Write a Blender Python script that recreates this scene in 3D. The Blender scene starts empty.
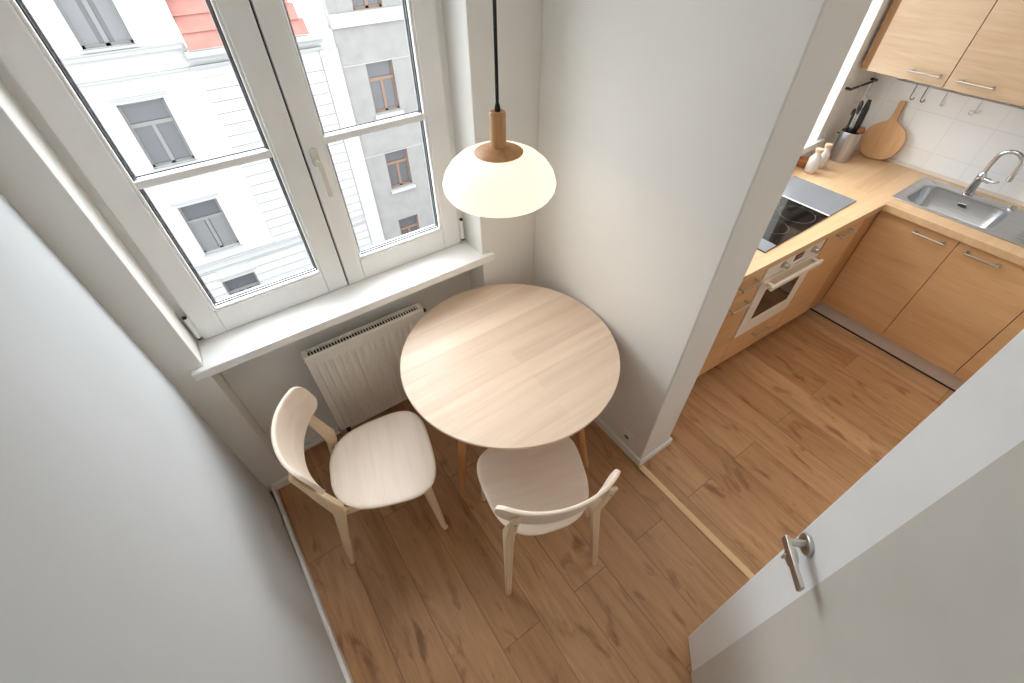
import bpy, bmesh, math, random
from mathutils import Vector, Matrix
random.seed(7)
S = bpy.context.scene
COL = S.collection
PI = math.pi

# ------------------------------------------------------------------ materials
def srgb(r, g, b):
    def f(c):
        c /= 255.0
        return c / 12.92 if c <= 0.04045 else ((c + 0.055) / 1.055) ** 2.4
    return (f(r), f(g), f(b), 1.0)

def new_mat(name):
    m = bpy.data.materials.new(name); m.use_nodes = True
    nt = m.node_tree; nt.nodes.clear()
    out = nt.nodes.new('ShaderNodeOutputMaterial')
    p = nt.nodes.new('ShaderNodeBsdfPrincipled')
    nt.links.new(p.outputs[0], out.inputs[0])
    return m, nt, p, out

def setp(p, **k):
    for n, v in k.items():
        p.inputs[n.replace('_', ' ')].default_value = v

def coords(nt, scale, swap=False):
    tc = nt.nodes.new('ShaderNodeTexCoord')
    mp = nt.nodes.new('ShaderNodeMapping')
    mp.inputs['Scale'].default_value = scale
    nt.links.new(tc.outputs['Object'], mp.inputs[0])
    return mp.outputs[0]

def noise(nt, vec, scale=1.0, detail=4.0, rough=0.55, dist=0.0):
    n = nt.nodes.new('ShaderNodeTexNoise')
    n.inputs['Scale'].default_value = scale; n.inputs['Detail'].default_value = detail
    n.inputs['Roughness'].default_value = rough; n.inputs['Distortion'].default_value = dist
    nt.links.new(vec, n.inputs['Vector'])
    return n.outputs[0]

def ramp(nt, fac, stops):
    r = nt.nodes.new('ShaderNodeValToRGB')
    e = r.color_ramp.elements
    while len(e) < len(stops): e.new(0.5)
    for i, (pos, c) in enumerate(stops):
        e[i].position = pos; e[i].color = c
    nt.links.new(fac, r.inputs[0])
    return r.outputs[0]

def mix(nt, a, b, fac, mode='MIX'):
    m = nt.nodes.new('ShaderNodeMix'); m.data_type = 'RGBA'; m.blend_type = mode
    for sock, v in ((m.inputs[0], fac), (m.inputs[6], a), (m.inputs[7], b)):
        if isinstance(v, (tuple, float, int)): sock.default_value = v
        else: nt.links.new(v, sock)
    return m.outputs[2]

def bump(nt, p, h, strength=0.1, dist=0.002):
    b = nt.nodes.new('ShaderNodeBump')
    b.inputs['Strength'].default_value = strength; b.inputs['Distance'].default_value = dist
    nt.links.new(h, b.inputs['Height']); nt.links.new(b.outputs[0], p.inputs['Normal'])

def plaster(name, c, rough=0.85, var=0.04, bscale=90):
    m, nt, p, _ = new_mat(name)
    v = coords(nt, (1, 1, 1))
    lo = tuple(x * (1 - var) for x in c[:3]) + (1,)
    col = ramp(nt, noise(nt, v, 2.2, 5), [(0.3, lo), (0.7, c)])
    nt.links.new(col, p.inputs['Base Color']); setp(p, Roughness=rough)
    bump(nt, p, noise(nt, v, bscale, 3), 0.12, 0.002)
    return m

def flat(name, c, rough=0.5, metal=0.0, spec=0.5):
    m, nt, p, _ = new_mat(name)
    v = coords(nt, (1, 1, 1))
    lo = tuple(x * 0.96 for x in c[:3]) + (1,)
    nt.links.new(ramp(nt, noise(nt, v, 7, 3), [(0.35, lo), (0.65, c)]), p.inputs['Base Color'])
    setp(p, Roughness=rough, Metallic=metal, Specular_IOR_Level=spec)
    return m

def brushed(name, c, rough=0.3, axis=1):
    m, nt, p, _ = new_mat(name)
    sc = [160, 160, 160]; sc[axis] = 3
    n = noise(nt, coords(nt, tuple(sc)), 1, 3)
    lo = tuple(x * 0.82 for x in c[:3]) + (1,)
    nt.links.new(ramp(nt, n, [(0.3, lo), (0.7, c)]), p.inputs['Base Color'])
    setp(p, Metallic=1.0, Roughness=rough)
    return m

def wood(name, light, dark, axis=0, along=1.6, across=26, rough=0.45, stave=None, fine=0.35, spec=0.4):
    """grain stretched along one object axis; stave = width of glued strips"""
    m, nt, p, _ = new_mat(name)
    sc = [across] * 3; sc[axis] = along
    v = coords(nt, tuple(sc))
    g1 = noise(nt, v, 1.0, 6, 0.6, 0.6)
    sc2 = [across * 7] * 3; sc2[axis] = along * 3
    g2 = noise(nt, coords(nt, tuple(sc2)), 1.0, 3, 0.6)
    col = ramp(nt, g1, [(0.30, dark), (0.62, light)])
    mid = tuple((a + b) / 2 for a, b in zip(light, dark))
    col2 = ramp(nt, g2, [(0.35, mid), (0.6, light)])
    col = mix(nt, col, col2, fine)
    if stave:
        br = nt.nodes.new('ShaderNodeTexBrick')
        br.offset = 0.43
        br.inputs['Color1'].default_value = (0.86, 0.84, 0.82, 1); br.inputs['Color2'].default_value = (1, 1, 1, 1)
        br.inputs['Mortar'].default_value = (0.9, 0.88, 0.86, 1)
        br.inputs['Mortar Size'].default_value = 0.0006; br.inputs['Scale'].default_value = 1
        br.inputs['Brick Width'].default_value = 0.9; br.inputs['Row Height'].default_value = stave
        tc = nt.nodes.new('ShaderNodeTexCoord')
        if axis == 1:
            sp = nt.nodes.new('ShaderNodeSeparateXYZ'); cb = nt.nodes.new('ShaderNodeCombineXYZ')
            nt.links.new(tc.outputs['Object'], sp.inputs[0])
            nt.links.new(sp.outputs[1], cb.inputs[0]); nt.links.new(sp.outputs[0], cb.inputs[1])
            nt.links.new(cb.outputs[0], br.inputs['Vector'])
        else:
            nt.links.new(tc.outputs['Object'], br.inputs['Vector'])
        col = mix(nt, col, br.outputs['Color'], 1.0, 'MULTIPLY')
    nt.links.new(col, p.inputs['Base Color'])
    setp(p, Roughness=rough, Specular_IOR_Level=spec)
    bump(nt, p, g2, 0.05, 0.001)
    return m

def plank_floor(name):
    m, nt, p, _ = new_mat(name)
    tc = nt.nodes.new('ShaderNodeTexCoord')
    sp = nt.nodes.new('ShaderNodeSeparateXYZ'); cb = nt.nodes.new('ShaderNodeCombineXYZ')
    nt.links.new(tc.outputs['Object'], sp.inputs[0])
    nt.links.new(sp.outputs[1], cb.inputs[0]); nt.links.new(sp.outputs[0], cb.inputs[1])
    br = nt.nodes.new('ShaderNodeTexBrick')
    br.offset = 0.37; br.offset_frequency = 2
    br.inputs['Color1'].default_value = (0, 0, 0, 1); br.inputs['Color2'].default_value = (1, 1, 1, 1)
    br.inputs['Mortar'].default_value = (0.5, 0.5, 0.5, 1)
    br.inputs['Mortar Size'].default_value = 0.0022; br.inputs['Scale'].default_value = 1
    br.inputs['Brick Width'].default_value = 1.28; br.inputs['Row Height'].default_value = 0.192
    nt.links.new(cb.outputs[0], br.inputs['Vector'])
    tone = ramp(nt, br.outputs['Color'], [(0.0, srgb(182, 138, 98)), (0.5, srgb(191, 147, 106)), (1.0, srgb(202, 160, 119))])
    # shift grain per plank
    off = nt.nodes.new('ShaderNodeVectorMath'); off.operation = 'MULTIPLY_ADD'
    nt.links.new(br.outputs['Color'], off.inputs[0])
    off.inputs[1].default_value = (3.7, 9.1, 0); nt.links.new(tc.outputs['Object'], off.inputs[2])
    mp = nt.nodes.new('ShaderNodeMapping'); mp.inputs['Scale'].default_value = (13, 1.3, 1)
    nt.links.new(off.outputs[0], mp.inputs[0])
    g = noise(nt, mp.outputs[0], 1.0, 7, 0.62, 1.1)
    grain = ramp(nt, g, [(0.28, (0.70, 0.63, 0.57, 1)), (0.5, (0.95, 0.94, 0.92, 1)), (0.7, (1.06, 1.06, 1.06, 1))])
    col = mix(nt, tone, grain, 1.0, 'MULTIPLY')
    mp2 = nt.nodes.new('ShaderNodeMapping'); mp2.inputs['Scale'].default_value = (15, 5.5, 1)
    nt.links.new(off.outputs[0], mp2.inputs[0])
    k = noise(nt, mp2.outputs[0], 1.0, 3, 0.5, 0.4)
    knots = ramp(nt, k, [(0.585, (1, 1, 1, 1)), (0.66, (0.72, 0.62, 0.55, 1)), (0.74, (0.45, 0.34, 0.28, 1))])
    col = mix(nt, col, knots, 0.8, 'MULTIPLY')
    mp3 = nt.nodes.new('ShaderNodeMapping'); mp3.inputs['Scale'].default_value = (70, 4, 1)
    nt.links.new(off.outputs[0], mp3.inputs[0])
    fg = noise(nt, mp3.outputs[0], 1.0, 4, 0.7, 1.5)
    col = mix(nt, col, ramp(nt, fg, [(0.3, (0.80, 0.76, 0.72, 1)), (0.55, (1, 1, 1, 1)), (0.75, (1.07, 1.08, 1.09, 1))]), 0.8, 'MULTIPLY')
    gap = ramp(nt, br.outputs['Fac'], [(0.0, (1, 1, 1, 1)), (1.0, (0.66, 0.60, 0.54, 1))])
    col = mix(nt, col, gap, 1.0, 'MULTIPLY')
    nt.links.new(col, p.inputs['Base Color'])
    setp(p, Roughness=0.42, Specular_IOR_Level=0.45)
    bump(nt, p, g, 0.05, 0.001)
    return m

def tile_mat(name):
    m, nt, p, _ = new_mat(name)
    tc = nt.nodes.new('ShaderNodeTexCoord')
    sp = nt.nodes.new('ShaderNodeSeparateXYZ'); cb = nt.nodes.new('ShaderNodeCombineXYZ')
    nt.links.new(tc.outputs['Object'], sp.inputs[0])
    nt.links.new(sp.outputs[1], cb.inputs[0]); nt.links.new(sp.outputs[2], cb.inputs[1])
    br = nt.nodes.new('ShaderNodeTexBrick'); br.offset = 0
    br.inputs['Color1'].default_value = srgb(243, 246, 248); br.inputs['Color2'].default_value = srgb(246, 249, 250)
    br.inputs['Mortar'].default_value = srgb(234, 236, 237)
    br.inputs['Mortar Size'].default_value = 0.0022; br.inputs['Scale'].default_value = 1
    br.inputs['Brick Width'].default_value = 0.203; br.inputs['Row Height'].default_value = 0.203
    nt.links.new(cb.outputs[0], br.inputs['Vector'])
    nt.links.new(br.outputs['Color'], p.inputs['Base Color'])
    setp(p, Roughness=0.18)
    return m

def glass_mat(name, tint=(1, 1, 1, 1), gloss=0.06):
    m = bpy.data.materials.new(name); m.use_nodes = True
    nt = m.node_tree; nt.nodes.clear()
    out = nt.nodes.new('ShaderNodeOutputMaterial')
    t = nt.nodes.new('ShaderNodeBsdfTransparent'); t.inputs[0].default_value = tint
    g = nt.nodes.new('ShaderNodeBsdfGlossy'); g.inputs['Roughness'].default_value = 0.02
    fr = nt.nodes.new('ShaderNodeFresnel'); fr.inputs[0].default_value = 1.3
    mx = nt.nodes.new('ShaderNodeMixShader')
    ge = nt.nodes.new('ShaderNodeNewGeometry'); mm_ = nt.nodes.new('ShaderNodeMath'); mm_.operation = 'SUBTRACT'; mm_.inputs[0].default_value = 1
    m2_ = nt.nodes.new('ShaderNodeMath'); m2_.operation = 'MULTIPLY'     # reflect only where light enters the pane
    nt.links.new(ge.outputs['Backfacing'], mm_.inputs[1]); nt.links.new(fr.outputs[0], m2_.inputs[0]); nt.links.new(mm_.outputs[0], m2_.inputs[1])
    nt.links.new(m2_.outputs[0], mx.inputs[0]); nt.links.new(t.outputs[0], mx.inputs[1]); nt.links.new(g.outputs[0], mx.inputs[2])
    nt.links.new(mx.outputs[0], out.inputs[0])
    return m

def opal(name):
    m, nt, p, _ = new_mat(name)
    setp(p, Base_Color=srgb(246, 236, 214), Roughness=0.25)
    lw = nt.nodes.new('ShaderNodeTexNoise'); lw.inputs['Scale'].default_value = 3
    c = ramp(nt, lw.outputs[0], [(0.3, (1.0, 0.89, 0.72, 1)), (0.7, (1.0, 0.91, 0.75, 1))])
    nt.links.new(c, p.inputs['Emission Color'])
    p.inputs['Emission Strength'].default_value = LAMP_EMIT
    return m

LAMP_EMIT = 0.72
M = {}
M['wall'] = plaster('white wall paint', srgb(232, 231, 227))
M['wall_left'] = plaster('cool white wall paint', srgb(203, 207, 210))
M['ceiling'] = plaster('ceiling paint', srgb(245, 245, 243))
M['trim'] = flat('white trim lacquer', srgb(240, 239, 235), 0.4)
M['pvc'] = flat('white window profile', srgb(240, 240, 239), 0.35)
M['sill'] = flat('white window sill', srgb(242, 242, 241), 0.35)
M['gasket'] = flat('dark rubber gasket', srgb(45, 46, 48), 0.6)
M['spacer'] = brushed('grey spacer bar', srgb(150, 153, 156), 0.4, 0)
M['handle_pvc'] = flat('pale satin window handle', srgb(222, 218, 208), 0.3)
M['radiator'] = flat('white radiator enamel', srgb(236, 232, 224), 0.4)
M['dark'] = flat('dark gap', srgb(40, 37, 34), 0.8)
M['floor'] = plank_floor('oak laminate planks')
M['strip'] = wood('pale oak threshold', srgb(236, 204, 160), srgb(220, 184, 138), 1, rough=0.5)
M['table'] = wood('bleached oak table veneer', srgb(236, 215, 194), srgb(217, 192, 167), 0, 1.2, 22, 0.4, stave=0.085)
M['table_edge'] = wood('oak table leg', srgb(214, 160, 108), srgb(186, 132, 84), 2, 1.5, 30, 0.45)
M['chair'] = wood('bleached ash veneer', srgb(244, 229, 213), srgb(232, 212, 192), 1, 1.6, 22, 0.45)
M['chair_leg'] = wood('pale ash leg', srgb(236, 212, 180), srgb(218, 190, 154), 2, 1.6, 30, 0.45)
M['screw'] = brushed('steel screw', srgb(150, 148, 145), 0.35, 0)
M['cab_y'] = wood('oak cabinet front sink run', srgb(214, 172, 126), srgb(190, 142, 94), 1, 1.3, 12, 0.38, fine=0.45)
M['cab_x'] = wood('oak cabinet front oven run', srgb(214, 170, 122), srgb(190, 140, 90), 0, 1.3, 12, 0.38, fine=0.45)
M['cab_up'] = wood('oak wall cabinet front', srgb(194, 168, 139), srgb(168, 138, 106), 1, 1.3, 12, 0.4, fine=0.45)
M['cab_side'] = wood('oak cabinet filler', srgb(190, 144, 96), srgb(164, 118, 74), 2, 1.3, 16, 0.45)
M['filler_shade'] = wood('oak filler with painted recess shade', srgb(150, 108, 64), srgb(122, 84, 46), 2, 1.3, 16, 0.5)  # recess shade put into the colour, darker than the cabinets
M['worktop'] = wood('beech worktop', srgb(224, 189, 149), srgb(204, 166, 124), 0, 1.4, 16, 0.4, stave=0.11)
M['alu'] = flat('satin aluminium plinth', srgb(216, 206, 196), 0.5, 0.0)
M['steel'] = brushed('stainless steel', srgb(204, 205, 206), 0.36, 1)
M['steel_in'] = brushed('stainless steel basin', srgb(196, 197, 198), 0.36, 1)
M['chrome'] = flat('chrome', srgb(205, 206, 208), 0.1, 1.0)
M['nickel'] = brushed('satin nickel', srgb(206, 201, 194), 0.32, 0)
M['tile'] = tile_mat('white square tiles')
M['oven_white'] = flat('cream oven enamel', srgb(232, 222, 206), 0.3)
M['oven_glass'] = flat('dark oven glass', srgb(58, 46, 34), 0.08)
M['display'] = flat('oven display', srgb(38, 22, 18), 0.15)
M['hob_black'] = flat('black ceramic glass', srgb(20, 19, 19), 0.06)
M['hob_reflection'] = flat('painted reflection grey', srgb(128, 131, 136), 0.15)  # flat grey painted in place of what the hob mirrors
M['hob_mark'] = flat('hob zone marking', srgb(120, 116, 112), 0.3)
M['bottle'] = flat('white stoneware', srgb(212, 206, 200), 0.35)
M['cork'] = wood('cork', srgb(212, 186, 152), srgb(184, 154, 118), 2, 20, 40, 0.8)
M['pot'] = brushed('brushed steel pot', srgb(196, 196, 198), 0.36, 2)
M['black'] = flat('black plastic', srgb(24, 23, 23), 0.35)
M['brownwood'] = wood('reddish wood', srgb(150, 92, 58), srgb(112, 64, 38), 2, 3, 30, 0.5)
M['board'] = wood('beech chopping board', srgb(214, 172, 126), srgb(190, 144, 98), 2, 2, 18, 0.5)
M['basket'] = wood('warm wooden bowl', srgb(190, 136, 86), srgb(140, 90, 50), 0, 6, 30, 0.55)
M['lamp_wood'] = wood('oiled oak lamp holder', srgb(200, 150, 104), srgb(170, 118, 76), 2, 2, 40, 0.45)
M['cord'] = flat('black textile cord', srgb(18, 18, 18), 0.7)
M['opal'] = opal('opal glass')
M['door'] = flat('white door lacquer', srgb(240, 243, 244), 0.35)
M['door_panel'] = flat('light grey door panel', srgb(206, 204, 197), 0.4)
M['socket'] = flat('white socket plastic', srgb(235, 233, 228), 0.35)
M['glass'] = glass_mat('window glass')
M['stucco'] = plaster('pale facade stucco', srgb(163, 163, 162), 0.9, 0.03, 20)
M['stucco_trim'] = plaster('facade moulding', srgb(146, 146, 145), 0.9, 0.03, 20)
M['grey_stucco'] = plaster('weathered grey stucco', srgb(132, 131, 128), 0.9, 0.16, 14)
M['fac_frame'] = flat('grey facade window frame', srgb(112, 111, 110), 0.5)
M['fac_frame_brown'] = flat('brown facade window frame', srgb(116, 90, 74), 0.5)
M['fac_glass'] = flat('dull facade window pane', srgb(78, 79, 82), 0.25)
M['fac_curtain'] = flat('facade window net curtain', srgb(104, 104, 106), 0.4)
M['asphalt'] = plaster('street asphalt', srgb(120, 120, 120), 0.9)

def roof_mat():
    m, nt, p, _ = new_mat('red roof tiles')
    v = coords(nt, (1, 1, 1))
    nt.links.new(ramp(nt, noise(nt, v, 3, 5), [(0.3, srgb(140, 92, 83)), (0.7, srgb(152, 103, 94))]), p.inputs['Base Color'])
    setp(p, Roughness=0.8)
    return m
M['roof'] = roof_mat()

# ------------------------------------------------------------------ mesh tools
class MB:
    def __init__(s): s.bm = bmesh.new()
    def poly(s, pts, h0, h1, axis=2):
        """extrude polygon given in the plane normal to axis between h0 and h1"""
        def mk(p, h):
            if axis == 2: return (p[0], p[1], h)
            if axis == 1: return (p[0], h, p[1])
            return (h, p[0], p[1])
        a = [s.bm.verts.new(mk(p, h0)) for p in pts]; b = [s.bm.verts.new(mk(p, h1)) for p in pts]
        n = len(pts)
        s.bm.faces.new(a[::-1]); s.bm.faces.new(b)
        for i in range(n): s.bm.faces.new((a[i], a[(i + 1) % n], b[(i + 1) % n], b[i]))
        return s
    def box(s, x0, x1, y0, y1, z0, z1):
        return s.poly([(x0, y0), (x1, y0), (x1, y1), (x0, y1)], z0, z1)
    def tube(s, pts, radii, n=12, flat_y=None, cap=True):
        """round tube along a polyline with parallel transported frames"""
        P = [Vector(p) for p in pts]
        if not isinstance(radii, (list, tuple)): radii = [radii] * len(P)
        T = []
        for i in range(len(P)):
            t = (P[min(i + 1, len(P) - 1)] - P[max(i - 1, 0)])
            T.append(t.normalized())
        up = Vector((0, 0, 1)) if abs(T[0].z) < 0.9 else Vector((1, 0, 0))
        u = T[0].cross(up).normalized()
        rings = []
        for i, p in enumerate(P):
            u = (u - T[i] * u.dot(T[i])).normalized(); v = T[i].cross(u)
            r = radii[i]; ru, rv = (r if isinstance(r, (tuple, list)) else (r, r))
            rings.append([s.bm.verts.new(p + u * ru * math.cos(2 * PI * k / n) + v * rv * math.sin(2 * PI * k / n)) for k in range(n)])
        for a, b in zip(rings, rings[1:]):
            for k in range(n): s.bm.faces.new((a[k], a[(k + 1) % n], b[(k + 1) % n], b[k]))
        if cap: s.bm.faces.new(rings[0][::-1]); s.bm.faces.new(rings[-1])
        return s
    def bar(s, pts, sizes, ref=(0, 1, 0)):
        """rectangular bar along a polyline; sizes = (width along ref, thickness)"""
        P = [Vector(p) for p in pts]; ref = Vector(ref)
        rings = []
        for i, p in enumerate(P):
            if 0 < i < len(P) - 1:
                t = ((P[i + 1] - p).normalized() + (p - P[i - 1]).normalized()).normalized()
                k = 1 / max(0.5, t.dot((p - P[i - 1]).normalized()))
            else:
                t = (P[min(i + 1, len(P) - 1)] - P[max(i - 1, 0)]).normalized(); k = 1
            v = t.cross(ref).normalized(); u = ref
            w, th = sizes[i] if isinstance(sizes, list) else sizes
            w /= 2; th = th / 2 * k
            rings.append([s.bm.verts.new(p + u * a * w + v * b * th) for a, b in ((-1, -1), (1, -1), (1, 1), (-1, 1))])
        for a, b in zip(rings, rings[1:]):
            for k in range(4): s.bm.faces.new((a[k], a[(k + 1) % 4], b[(k + 1) % 4], b[k]))
        s.bm.faces.new(rings[0][::-1]); s.bm.faces.new(rings[-1])
        return s
    def lathe(s, prof, cx=0, cy=0, n=48, close=False):
        rings = []
        for r, z in prof:
            if r < 1e-6: rings.append([s.bm.verts.new((cx, cy, z))])
            else: rings.append([s.bm.verts.new((cx + r * math.cos(2 * PI * k / n), cy + r * math.sin(2 * PI * k / n), z)) for k in range(n)])
        if close: rings.append(rings[0])
        for a, b in zip(rings, rings[1:]):
            for k in range(n):
                k2 = (k + 1) % n
                if len(a) == 1 and len(b) == 1: continue
                if len(a) == 1: s.bm.faces.new((a[0], b[k2], b[k]))
                elif len(b) == 1: s.bm.faces.new((a[k], a[k2], b[0]))
                else: s.bm.faces.new((a[k], a[k2], b[k2], b[k]))
        return s
    def disc(s, c, nrm, r, th, n=28):
        c = Vector(c); nrm = Vector(nrm).normalized()
        return s.tube([c, c + nrm * th], r, n)
    def xf(s, m):
        bmesh.ops.transform(s.bm, matrix=m, verts=s.bm.verts); return s

def link(o, parent=None):
    COL.objects.link(o)
    if parent is not None: o.parent = parent
    return o

def root_loc(o):
    while o.parent: o = o.parent
    return o.location

def build(mb, name, mat, parent=None, bevel=0.0, seg=2, world=True, smooth=35, origin=None, label=None):
    bm = mb.bm
    if parent is not None and world:
        l = root_loc(parent); bmesh.ops.translate(bm, verts=bm.verts, vec=(-l[0], -l[1], -l[2]))
    if origin is not None:
        bmesh.ops.translate(bm, verts=bm.verts, vec=(-origin[0], -origin[1], -origin[2]))
    bmesh.ops.recalc_face_normals(bm, faces=bm.faces)
    me = bpy.data.meshes.new(name); bm.to_mesh(me); bm.free()
    for f in me.polygons: f.use_smooth = True
    me.set_sharp_from_angle(angle=math.radians(smooth))
    me.materials.append(mat)
    o = bpy.data.objects.new(name, me); link(o, parent)
    if origin is not None: o.location = origin
    if bevel:
        b = o.modifiers.new('bevel', 'BEVEL'); b.width = bevel; b.segments = seg; b.limit_method = 'ANGLE'; b.angle_limit = math.radians(40)
        b.harden_normals = False
    if label: o['label'] = label
    return o

def thing(name, loc, label, cat, rotz=0, group=None):
    o = bpy.data.objects.new(name, None); link(o)
    o.empty_display_size = 0.1
    o.location = loc; o.rotation_euler = (0, 0, rotz); o['label'] = label; o['category'] = cat
    if group: o['group'] = group
    return o

def tag(o, label, cat, group=None):
    o['label'] = label; o['category'] = cat
    if group: o['group'] = group
    return o

def structure(o, label=None):
    o['kind'] = 'structure'
    if label: o['label'] = label
    return o

def rbox(x0, x1, y0, y1, r, n=6):
    """rounded rectangle outline"""
    pts = []
    for cx, cy, a0 in ((x1 - r, y1 - r, 0), (x0 + r, y1 - r, 90), (x0 + r, y0 + r, 180), (x1 - r, y0 + r, 270)):
        for k in range(n + 1):
            a = math.radians(a0 + 90 * k / n); pts.append((cx + r * math.cos(a), cy + r * math.sin(a)))
    return pts

# ------------------------------------------------------------------ room shell
PX, PT, PY = 1.66, 0.228, -1.0      # partition face, thickness, end
KX, KY = 4.19, -0.28                # kitchen tiled wall, kitchen window wall
CEIL = 2.72
ZS = 0.941                          # sill top
WX0, WX1, WT = 0.072, 1.337, 2.40   # window recess
YB = -2.32                          # back wall

structure(build(MB().box(-0.3, KX + .2, -3.8, 0.33, -0.12, 0), 'floor', M['floor']), 'brown oak plank floor')
structure(build(MB().box(-0.3, KX + .2, -3.8, 0.33, CEIL, CEIL + .15), 'ceiling', M['ceiling']))
# left wall, slightly out of square with a softly rounded corner
lw = MB()
pts = [(-0.05, 0.02), (-0.044, -0.012), (-0.036, -0.05), (-0.027, -0.14), (-0.019, -0.3), (-0.004, -0.65), (0.010, -1.03), (0.03, -2.3), (0.03, -3.8), (-0.3, -3.8), (-0.3, 0.02)]
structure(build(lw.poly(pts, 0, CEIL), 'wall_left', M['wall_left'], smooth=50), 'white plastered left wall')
wf = MB()
wf.box(-0.3, WX0, 0.0, 0.33, 0, CEIL)
wf.box(WX1, PX + PT, 0.0, 0.33, 0, CEIL)
wf.box(WX0, WX1, 0.0, 0.33, WT, CEIL)
wf.box(WX0, WX1, 0.148, 0.33, 0, 0.902); wf.box(WX0, WX1, 0.1495, 0.33, 0.902, 0.9405)
structure(build(wf, 'wall_window', M['wall'], bevel=0.004), 'white window wall with radiator recess')
structure(build(MB().box(PX, PX + PT, PY, 0.0, 0, CEIL), 'wall_partition', M['wall'], bevel=0.006), 'white partition wall between dining corner and kitchen')
# kitchen walls
KW0, KW1, KWB, KWT = 2.35, 3.79, 1.0, 2.35
wk = MB()
wk.box(PX + PT, KW0, KY, 0.02, 0, CEIL); wk.box(KW1, KX + .2, KY, 0.02, 0, CEIL)
wk.box(KW0, KW1, KY, 0.02, 0, KWB); wk.box(KW0, KW1, KY, 0.02, KWT, CEIL)
structure(build(wk, 'wall_kitchen', M['wall'], bevel=0.004), 'white kitchen window wall')
structure(build(MB().box(KX, KX + .2, -3.8, KY, 0, CEIL), 'wall_right', M['wall']))
structure(build(MB().box(KX - 0.008, KX - 0.0005, -2.25, KY, 0.9, 1.52), 'trim_tiles', M['tile']), 'white square wall tiles above the worktop')
HX = 0.66
bw = MB()
bw.box(0.03, HX - .04, YB - .14, YB, 0, CEIL); bw.box(HX + .84, KX, YB - .14, YB, 0, CEIL); bw.box(HX - .04, HX + .84, YB - .14, YB, 2.1, CEIL)
structure(build(bw, 'wall_back', M['wall']))
structure(build(MB().box(-0.3, KX + .2, -3.95, -3.8, 0, CEIL), 'wall_hall', M['wall']))

# baseboards
def bb(name, mb): return structure(build(mb, name, M['trim'], bevel=0.004))
b = MB(); b.poly([(-0.024, -0.014), (-0.010, -0.014), (0.026, -1.03), (0.044, -2.3), (0.030, -2.3), (0.008, -1.03)], 0, 0.055); bb('baseboard_left', b)
b = MB(); b.box(-0.02, WX0 + .012, -0.014, 0.0, 0, 0.055); b.box(WX0, WX0 + .012, 0.0, 0.134, 0, 0.055); b.box(WX0, WX1, 0.134, 0.148, 0, 0.055); b.box(WX1 - .012, WX1, 0, 0.134, 0, .055); b.box(WX1 - .012, PX, -.014, 0, 0, .055)
bb('baseboard_window', b)
b = MB(); b.box(PX - .014, PX, PY - .014, -.0145, 0, 0.055); b.box(PX, PX + PT + .014, PY - .014, PY, 0, 0.055); b.box(PX + PT, PX + PT + .014, PY, -0.86, 0, 0.055)
bb('baseboard_partition', b)
# threshold strip between the two floors
structure(build(MB().poly([(1.640, PY - .016), (1.676, PY - .016), (1.692, YB), (1.656, YB)], 0.0, 0.006), 'trim_threshold', M['strip'], bevel=0.002), 'pale wooden threshold strip on the floor')

# ------------------------------------------------------------------ window sill and window
sill = MB()
sill.poly([(0.026, -0.030), (1.392, -0.030), (1.392, 0.0), (WX1 - .0005, 0.0), (WX1 - .0005, 0.149), (WX0 + .0005, 0.149), (WX0 + .0005, 0.0), (0.026, 0.0)], 0.902, ZS)
structure(build(sill, 'trim_sill', M['sill'], bevel=0.004), 'white window sill above the radiator')

w1 = bpy.data.objects.new('window_1', None); link(w1); w1.location = (0.70, 0.15, ZS); structure(w1, 'white double casement window above the radiator')
FY0, FY1 = 0.150, 0.225
def ring(mb, x0, x1, z0, z1, w, y0, y1, wb=None):
    wb = wb or w
    mb.box(x0, x0 + w, y0, y1, z0, z1); mb.box(x1 - w, x1, y0, y1, z0, z1)
    mb.box(x0 + w, x1 - w, y0, y1, z0, z0 + wb); mb.box(x0 + w, x1 - w, y0, y1, z1 - w, z1)
    return mb
f = ring(MB(), WX0 - .01, WX1 + .01, ZS, WT + .01, 0.05, FY0 + .022, FY1 + .03)
build(f, 'window_frame', M['pvc'], w1, bevel=0.004)
def sash(x0, x1, gx0, gx1, gz0, gz1, bar_z, left):
    z0, z1 = ZS + .0006, WT - .03
    s = MB()
    y0, y1 = 0.147, 0.205
    s.box(x0, gx0, y0, y1, z0, z1); s.box(gx1, x1, y0, y1, z0, z1)
    s.box(gx0, gx1, y0, y1, z0, gz0); s.box(gx0, gx1, y0, y1, gz1, z1)
    so = build(s, 'sash', M['pvc'], w1, bevel=0.005, seg=3)
    # sloped inner bead
    bd = MB()
    ring(bd, gx0 - .001, gx1 + .001, gz0 - .001, gz1 + .001, 0.011, 0.152, 0.168)
    build(bd, 'glazing_bead', M['pvc'], so, bevel=0.004)
    gk = MB(); ring(gk, gx0 + .0095, gx1 - .0095, gz0 + .0095, gz1 - .0095, 0.0042, 0.1700, 0.1746)
    build(gk, 'gasket', M['gasket'], so)
    sp = MB(); ring(sp, gx0 + .0135, gx1 - .0135, gz0 + .0135, gz1 - .0135, 0.007, 0.1785, 0.190)
    build(sp, 'spacer', M['spacer'], so)
    g = MB(); g.box(gx0 + .006, gx1 - .006, 0.1750, 0.1790, gz0 + .006, gz1 - .006)
    build(g, 'pane', M['glass'], so)
    br = MB(); br.box(gx0 + .008, gx1 - .008, 0.160, 0.200, bar_z, bar_z + .026)
    build(br, 'glazing_bar', M['pvc'], so, bevel=0.004)
    e = MB(); e.box(gx0 + .0095, gx1 - .0095, 0.1795, 0.1825, bar_z + .030, bar_z + .034)
    build(e, 'gasket', M['gasket'], so)
    return so
GZ0, GZ1, BARZ = 1.048, 2.28, 1.553
sl = sash(0.100, 0.704, 0.187, 0.617, GZ0, GZ1, BARZ, True)
sr = sash(0.711, 1.300, 0.787, 1.210, GZ0, GZ1, BARZ, False)
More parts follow.
